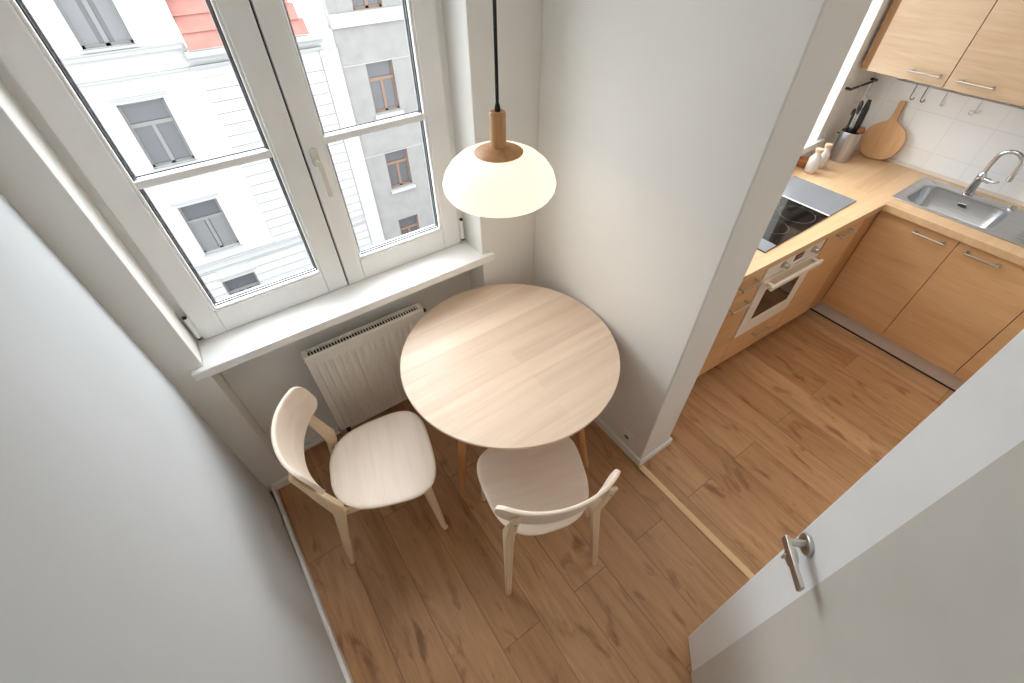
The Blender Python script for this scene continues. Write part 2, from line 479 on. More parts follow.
bd = MB(); bd.box(0.700, 0.714, 0.170, 0.20, ZS + .01, WT - .03); build(bd, 'sash_joint', M['gasket'], w1)
# handle on the right sash
h = MB()
h.poly(rbox(0.727, 0.757, 1.490, 1.560, 0.014), 0.138, 0.147, axis=1)
h.tube([(0.742, 0.139, 1.512), (0.742, 0.118, 1.512)], 0.010, 14)
h.bar([(0.742, 0.112, 1.522), (0.744, 0.106, 1.47), (0.746, 0.106, 1.385)], [(0.020, 0.013), (0.019, 0.012), (0.017, 0.011)], ref=(1, 0, 0))
build(h, 'handle', M['handle_pvc'], sr, bevel=0.003, seg=3)
for x, so in ((0.090, sl), (1.312, sr)):
    hh = MB(); hh.tube([(x, 0.142, 0.965), (x, 0.142, 1.07)], 0.0075, 12); hh.box(x - .010, x + .010, 0.147, 0.156, 0.96, 1.075)
    build(hh, 'hinge', M['pvc'], w1, bevel=0.002)
    cap = MB(); cap.tube([(x, 0.142, 0.958), (x, 0.142, 0.965)], 0.008, 12); cap.tube([(x, 0.142, 1.07), (x, 0.142, 1.077)], 0.008, 12)
    build(cap, 'hinge_cap', M['dark'], w1)

# kitchen window (mostly hidden by the partition)
w2 = bpy.data.objects.new('window_2', None); link(w2); w2.location = (3.1, KY + .2, KWB); structure(w2, 'kitchen window behind the partition')
build(ring(MB(), KW0, KW1, KWB, KWT, 0.08, KY + .2, KY + .26), 'window_frame', M['pvc'], w2, bevel=0.004)
build(MB().box(3.03, 3.11, KY + .2, KY + .26, KWB + .08, KWT - .08), 'mullion', M['pvc'], w2, bevel=0.004)
for a, c in ((KW0 + .08, 3.03), (3.11, KW1 - .08)):
    build(MB().box(a, c, KY + .228, KY + .232, KWB + .08, KWT - .08), 'pane', M['glass'], w2)
structure(build(MB().poly([(KW0 - .05, KY - .025), (KW1 + .065, KY - .025), (KW1 + .065, KY), (KW1 - .001, KY), (KW1 - .001, KY + .2), (KW0 + .001, KY + .2), (KW0 + .001, KY), (KW0 - .05, KY)], KWB - .03, KWB + .012), 'trim_kitchen_sill', M['sill'], bevel=0.003))

# ------------------------------------------------------------------ radiator
RX0, RX1, RZ0, RZ1, RY0, RY1 = 0.397, 0.992, 0.145, 0.735, 0.030, 0.082
rad = thing('radiator', (0.70, 0.06, 0.0), 'white ribbed panel radiator with slotted top grille under the window sill', 'radiator')
# corrugated front panel
m = MB()
n = 15; pitch = (RX1 - RX0 - .05) / n
xs = [(RX0, 0.0), (RX0 + .025, 0.0)]
for k in range(n):
    a = RX0 + .025 + k * pitch
    xs += [(a + pitch * .18, 0.0), (a + pitch * .34, -1), (a + pitch * .66, -1), (a + pitch * .82, 0.0)]
xs += [(RX1 - .025, 0.0), (RX1, 0.0)]
rows = [(RZ0, 0), (RZ0 + .03, 0), (RZ0 + .045, 1), (RZ1 - .075, 1), (RZ1 - .06, 0), (RZ1 - .006, 0), (RZ1, .0)]
grid = []
for z, k in rows:
    grid.append([m.bm.verts.new((x, RY0 + .011 * d * k + (0.006 if z == RZ1 or z == RZ0 else 0), z)) for x, d in xs])
for a, c in zip(grid, grid[1:]):
    for i in range(len(xs) - 1): m.bm.faces.new((a[i], a[i + 1], c[i + 1], c[i]))
build(m, 'front_panel', M['radiator'], rad, smooth=40)
build(MB().box(RX0 + .004, RX1 - .004, RY1 - .010, RY1, RZ0, RZ1 - .002), 'back_panel', M['radiator'], rad)
for xc in (RX0, RX1 - .002): build(MB().box(xc - .001, xc + .003, RY0 + .004, RY1, RZ0 + .02, RZ1 + .002), 'side_cover', M['radiator'], rad, bevel=0.001)

m = MB()
m.box(RX0, RX1, RY0 + .004, RY0 + .009, RZ1 - .004, RZ1 + .003); m.box(RX0, RX1, RY1 - .006, RY1, RZ1 - .004, RZ1 + .004)
m.box(RX0, RX0 + .022, RY0 + .01, RY1 - .004, RZ1 - .003, RZ1 + .003); m.box(RX1 - .022, RX1, RY0 + .01, RY1 - .004, RZ1 - .003, RZ1 + .003)
k = RX0 + .022
while k < RX1 - .03:
    m.box(k + .0095, k + .0140, RY0 + .01, RY1 - .004, RZ1 - .002, RZ1 + .002); k += .014
build(m, 'top_grille', M['radiator'], rad)
build(MB().box(RX0 + .01, RX1 - .01, RY0 + .017, RY1 - .011, RZ0 + .03, RZ1 - .008), 'convector_shade', M['dark'], rad)  # convector coloured dark to paint the shade inside the grille slots
for x in (RX0 - .012,):
    m = MB(); m.tube([(x, .055, .70), (x + .014, .055, .70)], .009, 12); build(m, 'vent_plug', M['radiator'], rad)
m = MB(); m.tube([(RX1 - .002, .055, .70), (RX1 + .02, .055, .70)], .010, 12); build(m, 'vent_plug', M['dark'], rad)
for x in (0.372, 0.405):
    m = MB(); m.tube([(x + .03, .06, .16), (x + .03, .06, .10), (x + .03, .085, .085), (x + .03, .148, .085)], .009, 10); build(m, 'pipe', M['radiator'], rad)
    m = MB(); m.tube([(x + .03, .06, .152), (x + .03, .06, .092)], .0135, 12); m.tube([(x + .03, .035, .115), (x + .03, .06, .115)], .011, 12); build(m, 'valve', M['black'] if x > .39 else M['nickel'], rad)
for x in (0.46, 0.93):
    m = MB(); m.box(x - .015, x + .015, RY1, 0.148, 0.60, 0.64); build(m, 'wall_bracket', M['radiator'], rad)

# heating pipe along the recess
m = MB(); m.tube([(WX0 + .015, .122, .045), (WX1 - .015, .122, .045)], .010, 12)
tag(build(m, 'heating_pipe', M['radiator']), 'thin white heating pipe running low along the recess behind the radiator', 'pipe')

# ------------------------------------------------------------------ round table
TX, TY, TZ, TR = 1.166, -0.487, 0.765, 0.486
tb = thing('round_table', (TX, TY, 0), 'round pale wood dining table on tapered splayed legs in the corner', 'table')
prof = [(0, TZ - .026), (TR - .05, TZ - .026), (TR - .008, TZ - .013), (TR - .001, TZ - .009), (TR, TZ - .004), (TR - .003, TZ), (0, TZ)]
build(MB().lathe(prof, 0, 0, 128), 'tabletop', M['table'], tb, world=False, smooth=50)
m = MB(); m.lathe([(0, TZ - .05), (.30, TZ - .05), (.30, TZ - .0262), (0, TZ - .0262)], 0, 0, 64); build(m, 'support_plate', M['table_edge'], tb, world=False)
for ang, r1 in ((192, .385), (-55, .435), (68, .40)):
    a = math.radians(ang); c, s_ = math.cos(a), math.sin(a)
    top = (c * .285, s_ * .285, TZ - .045); ft = (c * r1, s_ * r1, 0.0)
    P = [Vector(ft).lerp(Vector(top), t) for t in (0, .02, .3, .7, 1)]
    build(MB().tube(P, [.0135, .015, .0185, .023, .025], 18), 'leg', M['table_edge'], tb, world=False)

# ------------------------------------------------------------------ chairs (local: x forward, y left)
def seat_outline(n=72):
    pts = []
    for k in range(n):
        a = 2 * PI * k / n
        c, s_ = math.cos(a), math.sin(a)
        e = 2 / (3.3 if c > 0 else 2.8)
        x = abs(c) ** e * (1 if c > 0 else -1); y = abs(s_) ** e * (1 if s_ > 0 else -1)
        w = .223 + .027 * x
        pts.append((.036 + .223 * x, w * y))
    return pts
def make_chair(label):
    t = thing('dining_chair', (0, 0, 0), label, 'chair')
    SZ = .450
    # seat shell: dished plywood
    m = MB(); out = seat_outline(); n = len(out)
    cx = .036
    def zt(x, y): return SZ - .012 * (1 - min(1, ((x - cx) / .23) ** 2 + (y / .23) ** 2)) 
    top, bot = [], []
    for f_ in (1.0, .975, .93, .8, .6, .35, .12):
        rt = []; rb = []
        drop = .005 if f_ == 1.0 else (.0012 if f_ == .975 else 0)
        for x, y in out:
            X, Y = cx + (x - cx) * f_, y * f_
            rt.append(m.bm.verts.new((X, Y, zt(X, Y) - drop)))
            rb.append(m.bm.verts.new((X, Y, zt(X, Y) - .016 + drop)))
        top.append(rt); bot.append(rb)
    for rs, flip in ((top, False), (bot, True)):
        for a, c in zip(rs, rs[1:]):
            for k in range(n): m.bm.faces.new((a[k], a[(k + 1) % n], c[(k + 1) % n], c[k]))
        m.bm.faces.new(rs[-1])
    for k in range(n): m.bm.faces.new((top[0][k], bot[0][k], bot[0][(k + 1) % n], top[0][(k + 1) % n]))
    build(m, 'seat', M['chair'], t, world=False, smooth=60)
    # curved backrest
    m = MB(); nl, nz = 48, 12; L = .224; th = .015
    F, B = [], []
    for i in range(nl + 1):
        q = math.sin(PI / 2 * (-1 + 2 * i / nl))
        l = L * q
        rc = max(0.0, 1 - (max(0.0, abs(q) - .86) / .14) ** 2) ** .5      # rounded ends
        zc = .750 - .006 * q * q
        top_z = zc + .022 + (.070 - .010 * q * q) * rc; bot_z = zc - .018 - (.070 - .016 * q * q) * rc
        rf, rb = [], []
        for j in range(nz + 1):
            w = .5 - .5 * math.cos(PI * j / nz); z = bot_z + (top_z - bot_z) * w
            f0 = -.262 - .25 * (z - .80) + .070 * q * q + .018 * q ** 4
            slope = (2 * .070 * q + .072 * q ** 3) / L; nn = math.hypot(1, slope)
            e = 1.0 if 0 < j < nz and 0 < i < nl else .5
            rf.append(m.bm.verts.new((f0 + th / 2 * e / nn, l - th / 2 * e * slope / nn, z)))
            rb.append(m.bm.verts.new((f0 - th / 2 * e / nn, l + th / 2 * e * slope / nn, z)))
        F.append(rf); B.append(rb)
    for G in (F, B):
        for i in range(nl):
            for j in range(nz): m.bm.faces.new((G[i][j], G[i + 1][j], G[i + 1][j + 1], G[i][j + 1]))
    for i in range(nl):
        m.bm.faces.new((F[i][0], B[i][0], B[i + 1][0], F[i + 1][0])); m.bm.faces.new((F[i][nz], B[i][nz], B[i + 1][nz], F[i + 1][nz]))
    for j in range(nz):
        m.bm.faces.new((F[0][j], B[0][j], B[0][j + 1], F[0][j + 1])); m.bm.faces.new((F[nl][j], B[nl][j], B[nl][j + 1], F[nl][j + 1]))
    build(m, 'backrest', M['chair'], t, world=False, smooth=60)
    for s_ in (1, -1):
        # bent rear leg carrying the backrest
        P = [(-.234, .210 * s_, 0), (-.198, .196 * s_, .24), (-.164, .183 * s_, .44), (-.161, .181 * s_, .49), (-.186, .179 * s_, .59), (-.216, .176 * s_, .715), (-.235, .174 * s_, .795)]
        r = build(MB().bar(P, [(.025, .027), (.029, .036), (.036, .045), (.037, .046), (.036, .036), (.034, .020), (.032, .015)]), 'rear_leg', M['chair_leg'], t, bevel=.006, seg=3, world=False)
        q = MB(); q.tube([(-.2325, .1755 * s_, .735), (-.226, .1755 * s_, .7365)], .005, 14); build(q, 'screw', M['screw'], r, world=False)
        # front leg
        P = [(.222, .208 * s_, 0), (.214, .203 * s_, .02), (.200, .190 * s_, .25), (.188, .180 * s_, .432)]
        build(MB().tube(P, [.0125, .0135, .019, .022], 16), 'front_leg', M['chair_leg'], t, world=False)
        q = MB(); q.bar([(-.160, .163 * s_, .410), (.185, .165 * s_, .410)], (.020, .040), ref=(0, 1, 0)); build(q, 'seat_rail', M['chair_leg'], t, bevel=.003, world=False)
    for x in (-.085, .185):
        q = MB(); q.bar([(x, -.154, .409), (x, .154, .409)], (.020, .036), ref=(1, 0, 0)); build(q, 'seat_rail', M['chair_leg'], t, bevel=.003, world=False)
    return t
def copy_tree(o, parent=None):
    c = o.copy(); COL.objects.link(c)
    if parent is not None: c.parent = parent
    for ch in list(o.children): copy_tree(ch, c)
    return c
ch1 = make_chair('pale wood dining chair with curved back, standing between left wall and radiator')
ch2 = copy_tree(ch1)
ch1.location = (.4615, -.4376, 0); ch1.rotation_euler = (0, 0, math.radians(-14))
ch2.location = (.985, -.952, 0); ch2.rotation_euler = (0, 0, math.radians(90 - 17.4))
ch2['label'] = 'pale wood dining chair tucked partly under the round table, its back towards the camera'
for c in (ch1, ch2): c['group'] = 'dining chairs at the round table'

# ------------------------------------------------------------------ pendant lamp
LX, LY = 1.152, -0.461
lamp = thing('pendant_lamp', (LX, LY, 1.51), 'lit pendant lamp with opal glass dome and wooden holder above the table', 'lamp')
def wl(name, mb, mat, par=lamp, **k): return build(mb, name, mat, par, **k)
prof = [(.070, 1.652), (.100, 1.647), (.130, 1.632), (.155, 1.610), (.172, 1.585), (.181, 1.558), (.179, 1.542), (.170, 1.527), (.150, 1.517), (.125, 1.513),
        (.122, 1.517), (.150, 1.522), (.166, 1.531), (.174, 1.543), (.176, 1.558), (.167, 1.583), (.151, 1.606), (.127, 1.627), (.098, 1.642), (.070, 1.647)]
wl('lamp_shade', MB().lathe(prof, LX, LY, 72, close=True), M['opal'], smooth=70)
wl('lamp_holder', MB().lathe([(0, 1.646), (.074, 1.650), (.0755, 1.653), (.060, 1.6605), (.034, 1.668), (.0245, 1.670), (.0235, 1.675), (.0235, 1.764), (.021, 1.768), (0, 1.768)], LX, LY, 48), M['lamp_wood'])
wl('cord_grip', MB().lathe([(0, 1.766), (.0085, 1.766), (.0085, 1.777), (.0055, 1.789), (0, 1.789)], LX, LY, 20), M['cord'])
wl('cord', MB().tube([(LX, LY, 1.785), (LX, LY, CEIL - .01)], .0050, 10), M['cord'])
wl('ceiling_cup', MB().lathe([(0, CEIL - .045), (.03, CEIL - .045), (.045, CEIL - .02), (.048, CEIL - .001), (0, CEIL - .001)], LX, LY, 32), M['lamp_wood'])
ld = bpy.data.lights.new('pendant_bulb', 'POINT'); ld.energy = .8; ld.color = (1, .86, .68); ld.shadow_soft_size = .05
lo = bpy.data.objects.new('pendant_bulb', ld); link(lo, lamp); lo.location = (0, 0, .05)

# ------------------------------------------------------------------ socket
so = thing('wall_socket', (PX, -.884, .135), 'white power socket low on the partition wall beside the table', 'socket')
build(MB().poly(rbox(-.925, -.843, .094, .176, .008), PX - .009, PX, axis=0), 'cover_plate', M['socket'], so, bevel=.002)
mm = MB(); mm.lathe([(.017, .0), (.021, .0), (.021, .003), (.017, .003)], 0, 0, 24, close=True); mm.xf(Matrix.Translation((PX - .009, -.884, .135)) @ Matrix.Rotation(-PI / 2, 4, 'Y'))
build(mm, 'socket_ring', M['socket'], so)
build(MB().disc((PX - .0098, -.884, .135), (1, 0, 0), .016, .001), 'socket_well', M['spacer'], so)
mm = MB()
for dy in (-.008, .008): mm.disc((PX - .0105, -.884 + dy, .135), (1, 0, 0), .0028, .001, 10)
build(mm, 'pin_hole', M['dark'], so)

# ------------------------------------------------------------------ door (local: x from free edge towards hinge, z up, y towards camera side)
d1 = bpy.data.objects.new('door_1', None); link(d1); structure(d1, 'white door standing ajar with steel lever handle')
u = Vector((-0.687, -0.7266, 0)); nrm = Vector((-0.7266, 0.687, 0))
TILT = math.radians(2.0)
Rm = Matrix(((u.x, nrm.x, 0), (u.y, nrm.y, 0), (0, 0, 1))).to_4x4()
d1.matrix_world = Matrix.Translation((1.243, -1.684, 0.004)) @ Rm @ Matrix.Rotation(-TILT, 4, 'Y')
DW, DH, DT = .80, 2.02, .040
build(MB().box(0, DW, -DT, 0, 0, DH), 'leaf', M['door'], d1, bevel=.0015, world=False)
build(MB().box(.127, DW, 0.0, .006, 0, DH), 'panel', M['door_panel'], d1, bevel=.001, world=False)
HZ = 1.07; HXX = .036
hn = MB(); hn.tube([(HXX, 0, HZ), (HXX, .0085, HZ), (HXX, .0100, HZ)], [.0265, .0265, .0245], 36)
hr = build(hn, 'handle_rosette', M['nickel'], d1, world=False)
hn = MB(); hn.tube([(HXX, .009, HZ), (HXX, .053, HZ)], .0095, 20)
hn.box(HXX - .012, HXX + .112, .046, .056, HZ - .013, HZ + .013)
build(hn, 'lever', M['nickel'], hr, bevel=.002, world=False)
hn = MB(); hn.tube([(HXX, 0, HZ - .085), (HXX, .0085, HZ - .085), (HXX, .010, HZ - .085)], [.0265, .0265, .0245], 36)
lr = build(hn, 'lock_rosette', M['nickel'], d1, world=False)
hn = MB(); hn.box(HXX - .003, HXX + .003, .010, .026, HZ - .097, HZ - .073); build(hn, 'thumb_turn', M['nickel'], lr, bevel=.001, world=False)
for z in (.25, 1.75):
    hn = MB(); hn.tube([(DW + .006, -.004, z), (DW + .006, -.004, z + .09)], .008, 12); build(hn, 'hinge', M['nickel'], d1, world=False)

# ------------------------------------------------------------------ kitchen: oven run (front plane turned a hair)
OA = math.atan(-0.0437)
OY0 = -.822 + .0437 * 2.343 - .004       # y of the front plane at x = 0
def oy(x): return OY0 - .0437 * x
def skew(mb):
    """shear-free: rotate a block built against y=0 plane at x=0 into the oven run"""
    return mb.xf(Matrix.Translation((0, OY0, 0)) @ Matrix.Rotation(OA, 4, 'Z'))
def kitchen_handle(par, x, z, L=.150, name='handle'):
    m = MB()
    m.tube([(x - L / 2, -.030, z), (x + L / 2, -.030, z)], .0055, 12)
    for s_ in (-1, 1):
        m.tube([(x + s_ * (L / 2 - .010), 0.0, z), (x + s_ * (L / 2 - .010), -.030, z)], .005, 10); m.tube([(x + s_ * (L / 2 - .010), 0.0, z), (x + s_ * (L / 2 - .010), -.003, z)], .009, 12)
    return build(skew(m), name, M['nickel'], par)
DEPTH = .52
def oven_cab(name, x0, x1, label, fronts, z0=.115, z1=.862):
    """fronts: list of (part name, z0, z1, handle x or None, handle z)"""
    xm = (x0 + x1) / 2
    t = thing(name, (xm, oy(xm) + .3, 0), label, 'cabinet')
    build(skew(MB().box(x0 + .001, x1 - .001, .019, DEPTH, .10, z1 - .001)), 'body', M['cab_x'], t)
    for pn, a, b_, hx, hz in fronts:
        p = build(skew(MB().box(x0 + .0015, x1 - .0015, 0, .018, a + .0015, b_ - .0015)), pn, M['cab_x'], t, bevel=.001)
        if hx: kitchen_handle(p, hx, hz)
    return t
def lx(x): return x / math.cos(OA)
XA, XB, XC, XD = 1.93, 2.512, 3.050, 3.42
oven_cab('drawer_cabinet', lx(XA), lx(XB), 'oak drawer cabinet left of the oven, half hidden behind the partition', [('drawer', .745, .862, lx(2.385), .81), ('drawer', .615, .745, lx(2.385), .665), ('drawer', .115, .615, None, 0)])
# oven housing: sides + drawer below
t = thing('oven_housing', (2.78, oy(2.78) + .3, 0), 'oak housing cabinet with a drawer below the cream oven', 'cabinet')
m = MB(); m.box(lx(XB) + .001, lx(XB) + .012, .019, DEPTH, .10, .861); m.box(lx(XC) - .012, lx(XC) - .001, .019, DEPTH, .10, .861); m.box(lx(XB) + .012, lx(XC) - .012, .019, DEPTH, .10, .331)
build(skew(m), 'body', M['cab_x'], t)
p = build(skew(MB().box(lx(XB) + .0015, lx(XC) - .0015, 0, .018, .1165, .331)), 'drawer', M['cab_x'], t, bevel=.001)
kitchen_handle(p, lx(2.81), .262)
oven_cab('corner_cabinet', lx(XC), lx(XD), 'narrow oak cabinet right of the oven in the kitchen corner', [('door', .115, .862, lx(3.215), .825)])
m = MB(); m.box(lx(XD) + .001, lx(3.590), .003, .30, .115, .861); m.box(lx(3.584), lx(3.596), -.004, .003, .132, .861)
tag(build(skew(m), 'corner_filler', M['cab_side']), 'dark oak filler strip in the inner corner of the base cabinets', 'filler')
# oven
ov = thing('built_in_oven', (2.78, oy(2.78) + .3, .335), 'cream built-in oven with bar handle and two knobs', 'oven')
ox0, ox1 = lx(XB) + .014, lx(XC) - .014
build(skew(MB().box(ox0, ox1, .021, .50, .336, .860)), 'oven_body', M['oven_white'], ov)
build(skew(MB().box(ox0, ox1, 0.0, .020, .768, .861)), 'control_panel', M['oven_white'], ov, bevel=.002)
for kx in (2.672, 2.935):
    m = MB(); m.tube([(lx(kx), 0, .815), (lx(kx), -.006, .815), (lx(kx), -.007, .815), (lx(kx), -.026, .815), (lx(kx), -.028, .815)], [.020, .020, .0155, .0145, .012], 24); m.box(lx(kx) - .003, lx(kx) + .003, -.031, -.02, .803, .827)
    build(skew(m), 'knob', M['nickel'], ov)
build(skew(MB().box(lx(2.765), lx(2.845), -.001, .004, .797, .838)), 'display', M['display'], ov)
dg = MB()
for k in range(2): dg.box(lx(2.790) + k * .016, lx(2.800) + k * .016, -.0016, 0.0, .812, .826)
build(skew(dg), 'display_digits', flat('red display digits', srgb(190, 60, 40), .4), ov)
m = MB(); wz0, wz1 = .445, .672; wx0, wx1 = ox0 + .088, ox1 - .080
m.box(ox0, wx0, -.004, .018, .337, .764); m.box(wx1, ox1, -.004, .018, .337, .764); m.box(wx0, wx1, -.004, .018, .337, wz0); m.box(wx0, wx1, -.004, .018, wz1, .764)
dr = build(skew(m), 'oven_door', M['oven_white'], ov, bevel=.002)
build(skew(MB().box(wx0, wx1, -.002, .012, wz0, wz1)), 'oven_window', M['oven_glass'], dr)
m = MB(); m.box(ox0 + .03, ox1 - .02, -.052, -.036, .716, .742)
for hx in (ox0 + .06, ox1 - .05): m.box(hx - .012, hx + .012, -.04, -.003, .722, .738)
build(skew(m), 'oven_handle', M['oven_white'], dr, bevel=.003)
# plinth of oven run
tag(build(skew(MB().box(lx(1.93), lx(3.60), .055, .07, 0, .10)), 'oven_run_plinth', M['cab_side']), 'dark oak kickboard under the oven run', 'plinth')

# ------------------------------------------------------------------ kitchen: sink run (front plane x = XF)
XF = 3.578
def bar_handle_y(par, y, z, x, L=.158, name='handle'):
    m = MB()
    m.tube([(x - .030, y - L / 2, z), (x - .030, y + L / 2, z)], .0055, 12)
    for s_ in (-1, 1):
        m.tube([(x, y + s_ * (L / 2 - .010), z), (x - .030, y + s_ * (L / 2 - .010), z)], .005, 10); m.tube([(x, y + s_ * (L / 2 - .010), z), (x - .003, y + s_ * (L / 2 - .010), z)], .009, 12)
    return build(m, name, M['nickel'], par)
def sink_cab(y0, y1, label, doors):
    ym = (y0 + y1) / 2
    t = thing('base_cabinet', (3.85, ym, 0), label, 'cabinet')
    m = MB()   # open box (sides, back, bottom), so the sink bowl can hang inside
    m.box(XF + .019, 4.13, y0 + .001, y0 + .017, .13, .861); m.box(XF + .019, 4.13, y1 - .017, y1 - .001, .13, .861)
    m.box(4.115, 4.13, y0 + .017, y1 - .017, .13, .861); m.box(XF + .019, 4.115, y0 + .017, y1 - .017, .13, .146)
    build(m, 'body', M['cab_y'], t)
    for a, b_, hy in doors:
        p = build(MB().box(XF, XF + .018, a + .0015, b_ - .0015, .132, .860), 'door', M['cab_y'], t, bevel=.001)
        bar_handle_y(p, hy, .815, XF)
    return t
sink_cab(-1.705, -.884, 'oak sink base cabinet with two doors below the steel sink', [(-1.291, -.884, -1.167), (-1.705, -1.291, -1.421)])
sink_cab(-2.10, -1.706, 'oak base cabinet at the far right, mostly hidden by the white door', [(-2.10, -1.706, -1.86)])
tag(build(MB().box(3.632, 3.650, -2.10, -.80, 0.004, .131), 'kickboard', M['alu'], bevel=.001), 'brushed aluminium kickboard below the sink cabinets', 'plinth')
tag(build(MB().box(3.6285, 3.6318, -2.10, -.80, 0.0, .010), 'kickboard_seal', M['black']), 'black rubber seal along the foot of the aluminium kickboard', 'seal')

# worktop, L shaped with a cut-out for the bowl
SX0, SX1, SY0, SY1 = 3.688, 4.035, -1.365, -.905      # bowl opening
WZ0, WZ1 = .8625, .90
m = MB()
XE = 3.554
m.poly([(PX + PT + .002, oy(PX) - .02), (XE, oy(XE) - .012), (XE, -.86 + .10), (XE, KY - .002), (PX + PT + .002, KY - .002)], WZ0, WZ1)
m.box(XE + .0002, SX0, -2.10, KY - .002, WZ0, WZ1); m.box(SX1, KX - .010, -2.10, KY - .002, WZ0, WZ1)
m.box(SX0, SX1, SY1, KY - .002, WZ0, WZ1); m.box(SX0, SX1, -2.10, SY0, WZ0, WZ1)
tag(build(m, 'worktop', M['worktop']), 'pale beech L-shaped kitchen worktop carrying sink and hob', 'worktop')
tag(build(MB().poly([(KX - .008, .9005), (KX - .026, .9005), (KX - .024, .905), (KX - .010, .918), (KX - .008, .918)], 0, 1, axis=1).xf(Matrix.Translation((0, -2.10, 0)) @ Matrix.Diagonal((1, 1.80, 1, 1))), 'worktop_edge_strip', M['alu']), 'slim pale grey strip where worktop meets the tiles', 'edge strip')

# hob
hobx0, hobx1, hobm, hoby0, hoby1 = 2.545, 3.447, 3.152, -.775, -.385
hb = thing('glass_hob', (2.85, -.58, .90), 'black glass hob with painted reflection strips set in the worktop', 'hob')
build(MB().box(hobx0, hobm - .008, hoby0, hoby1, .9005, .9060), 'glass_plate', M['hob_black'], hb, bevel=.0015)
m = MB(); m.box(hobm - .008, hobm + .004, hoby0, hoby1, .9005, .9068); build(m, 'painted_frame_reflection', M['trim'], hb)  # white line painted for the mirrored window frame edge
build(MB().box(hobx0, hobx0 + .10, hoby0 + .001, hoby1, .9061, .9068), 'painted_reflection_strip', M['hob_reflection'], hb)  # grey reflection on the glass, painted as a thin strip
for cx_, cy_, r in ((2.80, -.66, .075), (3.02, -.66, .095), (2.80, -.47, .07), (3.02, -.47, .07)):
    m = MB(); m.lathe([(r - .0015, .9061), (r, .9061), (r, .9063), (r - .0015, .9063)], cx_, cy_, 48, close=True); build(m, 'zone_ring', M['hob_mark'], hb)
m = MB(); m.lathe([(0, .9068), (.016, .9068), (.016, .918), (.013, .921), (0, .921)], 2.60, -.53, 24); build(m, 'knob', M['black'], hb)  # stands for the window handle mirrored in the glass
gp = tag(build(MB().box(hobm + .006, hobx1, hoby0, hoby1, .9005, .9062), 'painted_wall_reflection', M['hob_reflection'], bevel=.0015), 'painted reflection grey slab beside the black hob, standing for the mirrored wall', 'painted reflection')  # wall reflection in the hob, built as a grey slab

# sink
sk = thing('kitchen_sink', (3.87, -1.35, .90), 'stainless steel sink with deep bowl and ribbed drainer in the worktop', 'sink')
m = MB()
bx0, bx1, by0, by1 = SX0 + .006, SX1 - .006, SY0 + .006, SY1 - .006
outl = rbox(3.664, 4.103, -1.98, -.868, .012, 4)
rim = rbox(bx0, bx1, by0, by1, .075, 8)
mid_ = rbox(bx0 + .008, bx1 - .008, by0 + .008, by1 - .008, .075, 8)
low = rbox(bx0 + .022, bx1 - .022, by0 + .024, by1 - .024, .07, 8)
flo = rbox(bx0 + .05, bx1 - .05, by0 + .055, by1 - .055, .05, 8)
def ringv(pts, z): return [m.bm.verts.new((p[0], p[1], z)) for p in pts]
R0 = ringv(rim, .9035); R1 = ringv(mid_, .899); R2 = ringv(low, .765); R3 = ringv(flo, .745)
for a, c in ((R0, R1), (R1, R2), (R2, R3)):
    for k in range(len(a)): m.bm.faces.new((a[k], a[(k + 1) % len(a)], c[(k + 1) % len(a)], c[k]))
m.bm.faces.new(R3)
bowl = build(m, 'bowl', M['steel_in'], sk, smooth=50)
m = MB()
# flange with rounded bowl opening, built as a strip ring
o_pts = []
for p in rim:
    # matching outer point on the near rectangle
    cx_, cy_ = (bx0 + bx1) / 2, (by0 + by1) / 2
    dx, dy = p[0] - cx_, p[1] - cy_
    X0, X1, Y0, Y1 = 3.664, 4.103, -1.405, -.868
    t_ = min((X1 - cx_) / dx if dx > 1e-6 else 9, (X0 - cx_) / dx if dx < -1e-6 else 9, (Y1 - cy_) / dy if dy > 1e-6 else 9, (Y0 - cy_) / dy if dy < -1e-6 else 9)
    o_pts.append((cx_ + dx * t_, cy_ + dy * t_))
A = ringv(rim, .9035); Bq = ringv(o_pts, .9035); Cq = ringv(o_pts, .9005)
N = len(rim)
for k in range(N):
    m.bm.faces.new((A[k], A[(k + 1) % N], Bq[(k + 1) % N], Bq[k])); m.bm.faces.new((Bq[k], Bq[(k + 1) % N], Cq[(k + 1) % N], Cq[k]))
m.box(3.664, 4.103, -1.98, -1.4055, .9005, .9035)
build(m, 'flange', M['steel'], sk)
m = MB()
m.box(3.664, 4.103, -1.98, -1.975, .9035, .907); m.box(3.664, 3.670, -1.98, -.868, .9035, .906); m.box(4.097, 4.103, -1.98, -.868, .9035, .906); m.box(3.670, 4.097, -.874, -.868, .9035, .906)
build(m, 'raised_edge', M['steel'], sk, bevel=.001)
for k in range(11):
    x = 3.712 + k * .031
    mm = MB(); mm.tube([(x, -1.93, .9035), (x, -1.915, .906), (x, -1.46, .906), (x, -1.445, .9035)], [(.004, .001), (.0075, .003), (.0075, .003), (.004, .001)], 10); build(mm, 'drainer_rib', M['steel'], sk)
m = MB(); m.lathe([(0, .7455), (.038, .7455), (.042, .748), (.042, .7505), (.034, .7505), (.030, .7475), (0, .7475)], 3.86, -1.135, 32); build(m, 'drain', M['chrome'], sk)
m = MB(); m.poly(rbox(-1.165, -1.115, .845, .868, .011), bx1 - .022, bx1 - .012, axis=0)
ovf = build(m, 'overflow', M['chrome'], sk, bevel=.002)
mm = MB()
for k in range(4): mm.box(bx1 - .0235, bx1 - .020, -1.158 + k * .0105, -1.152 + k * .0105, .849, .864)
build(mm, 'overflow_slot', M['dark'], ovf)
m = MB(); m.lathe([(0, .9035), (.024, .9035), (.024, .907), (.014, .909), (.012, .922), (.009, .925), (0, .925)], 4.072, -1.335, 24); build(m, 'drain_knob', M['chrome'], sk)
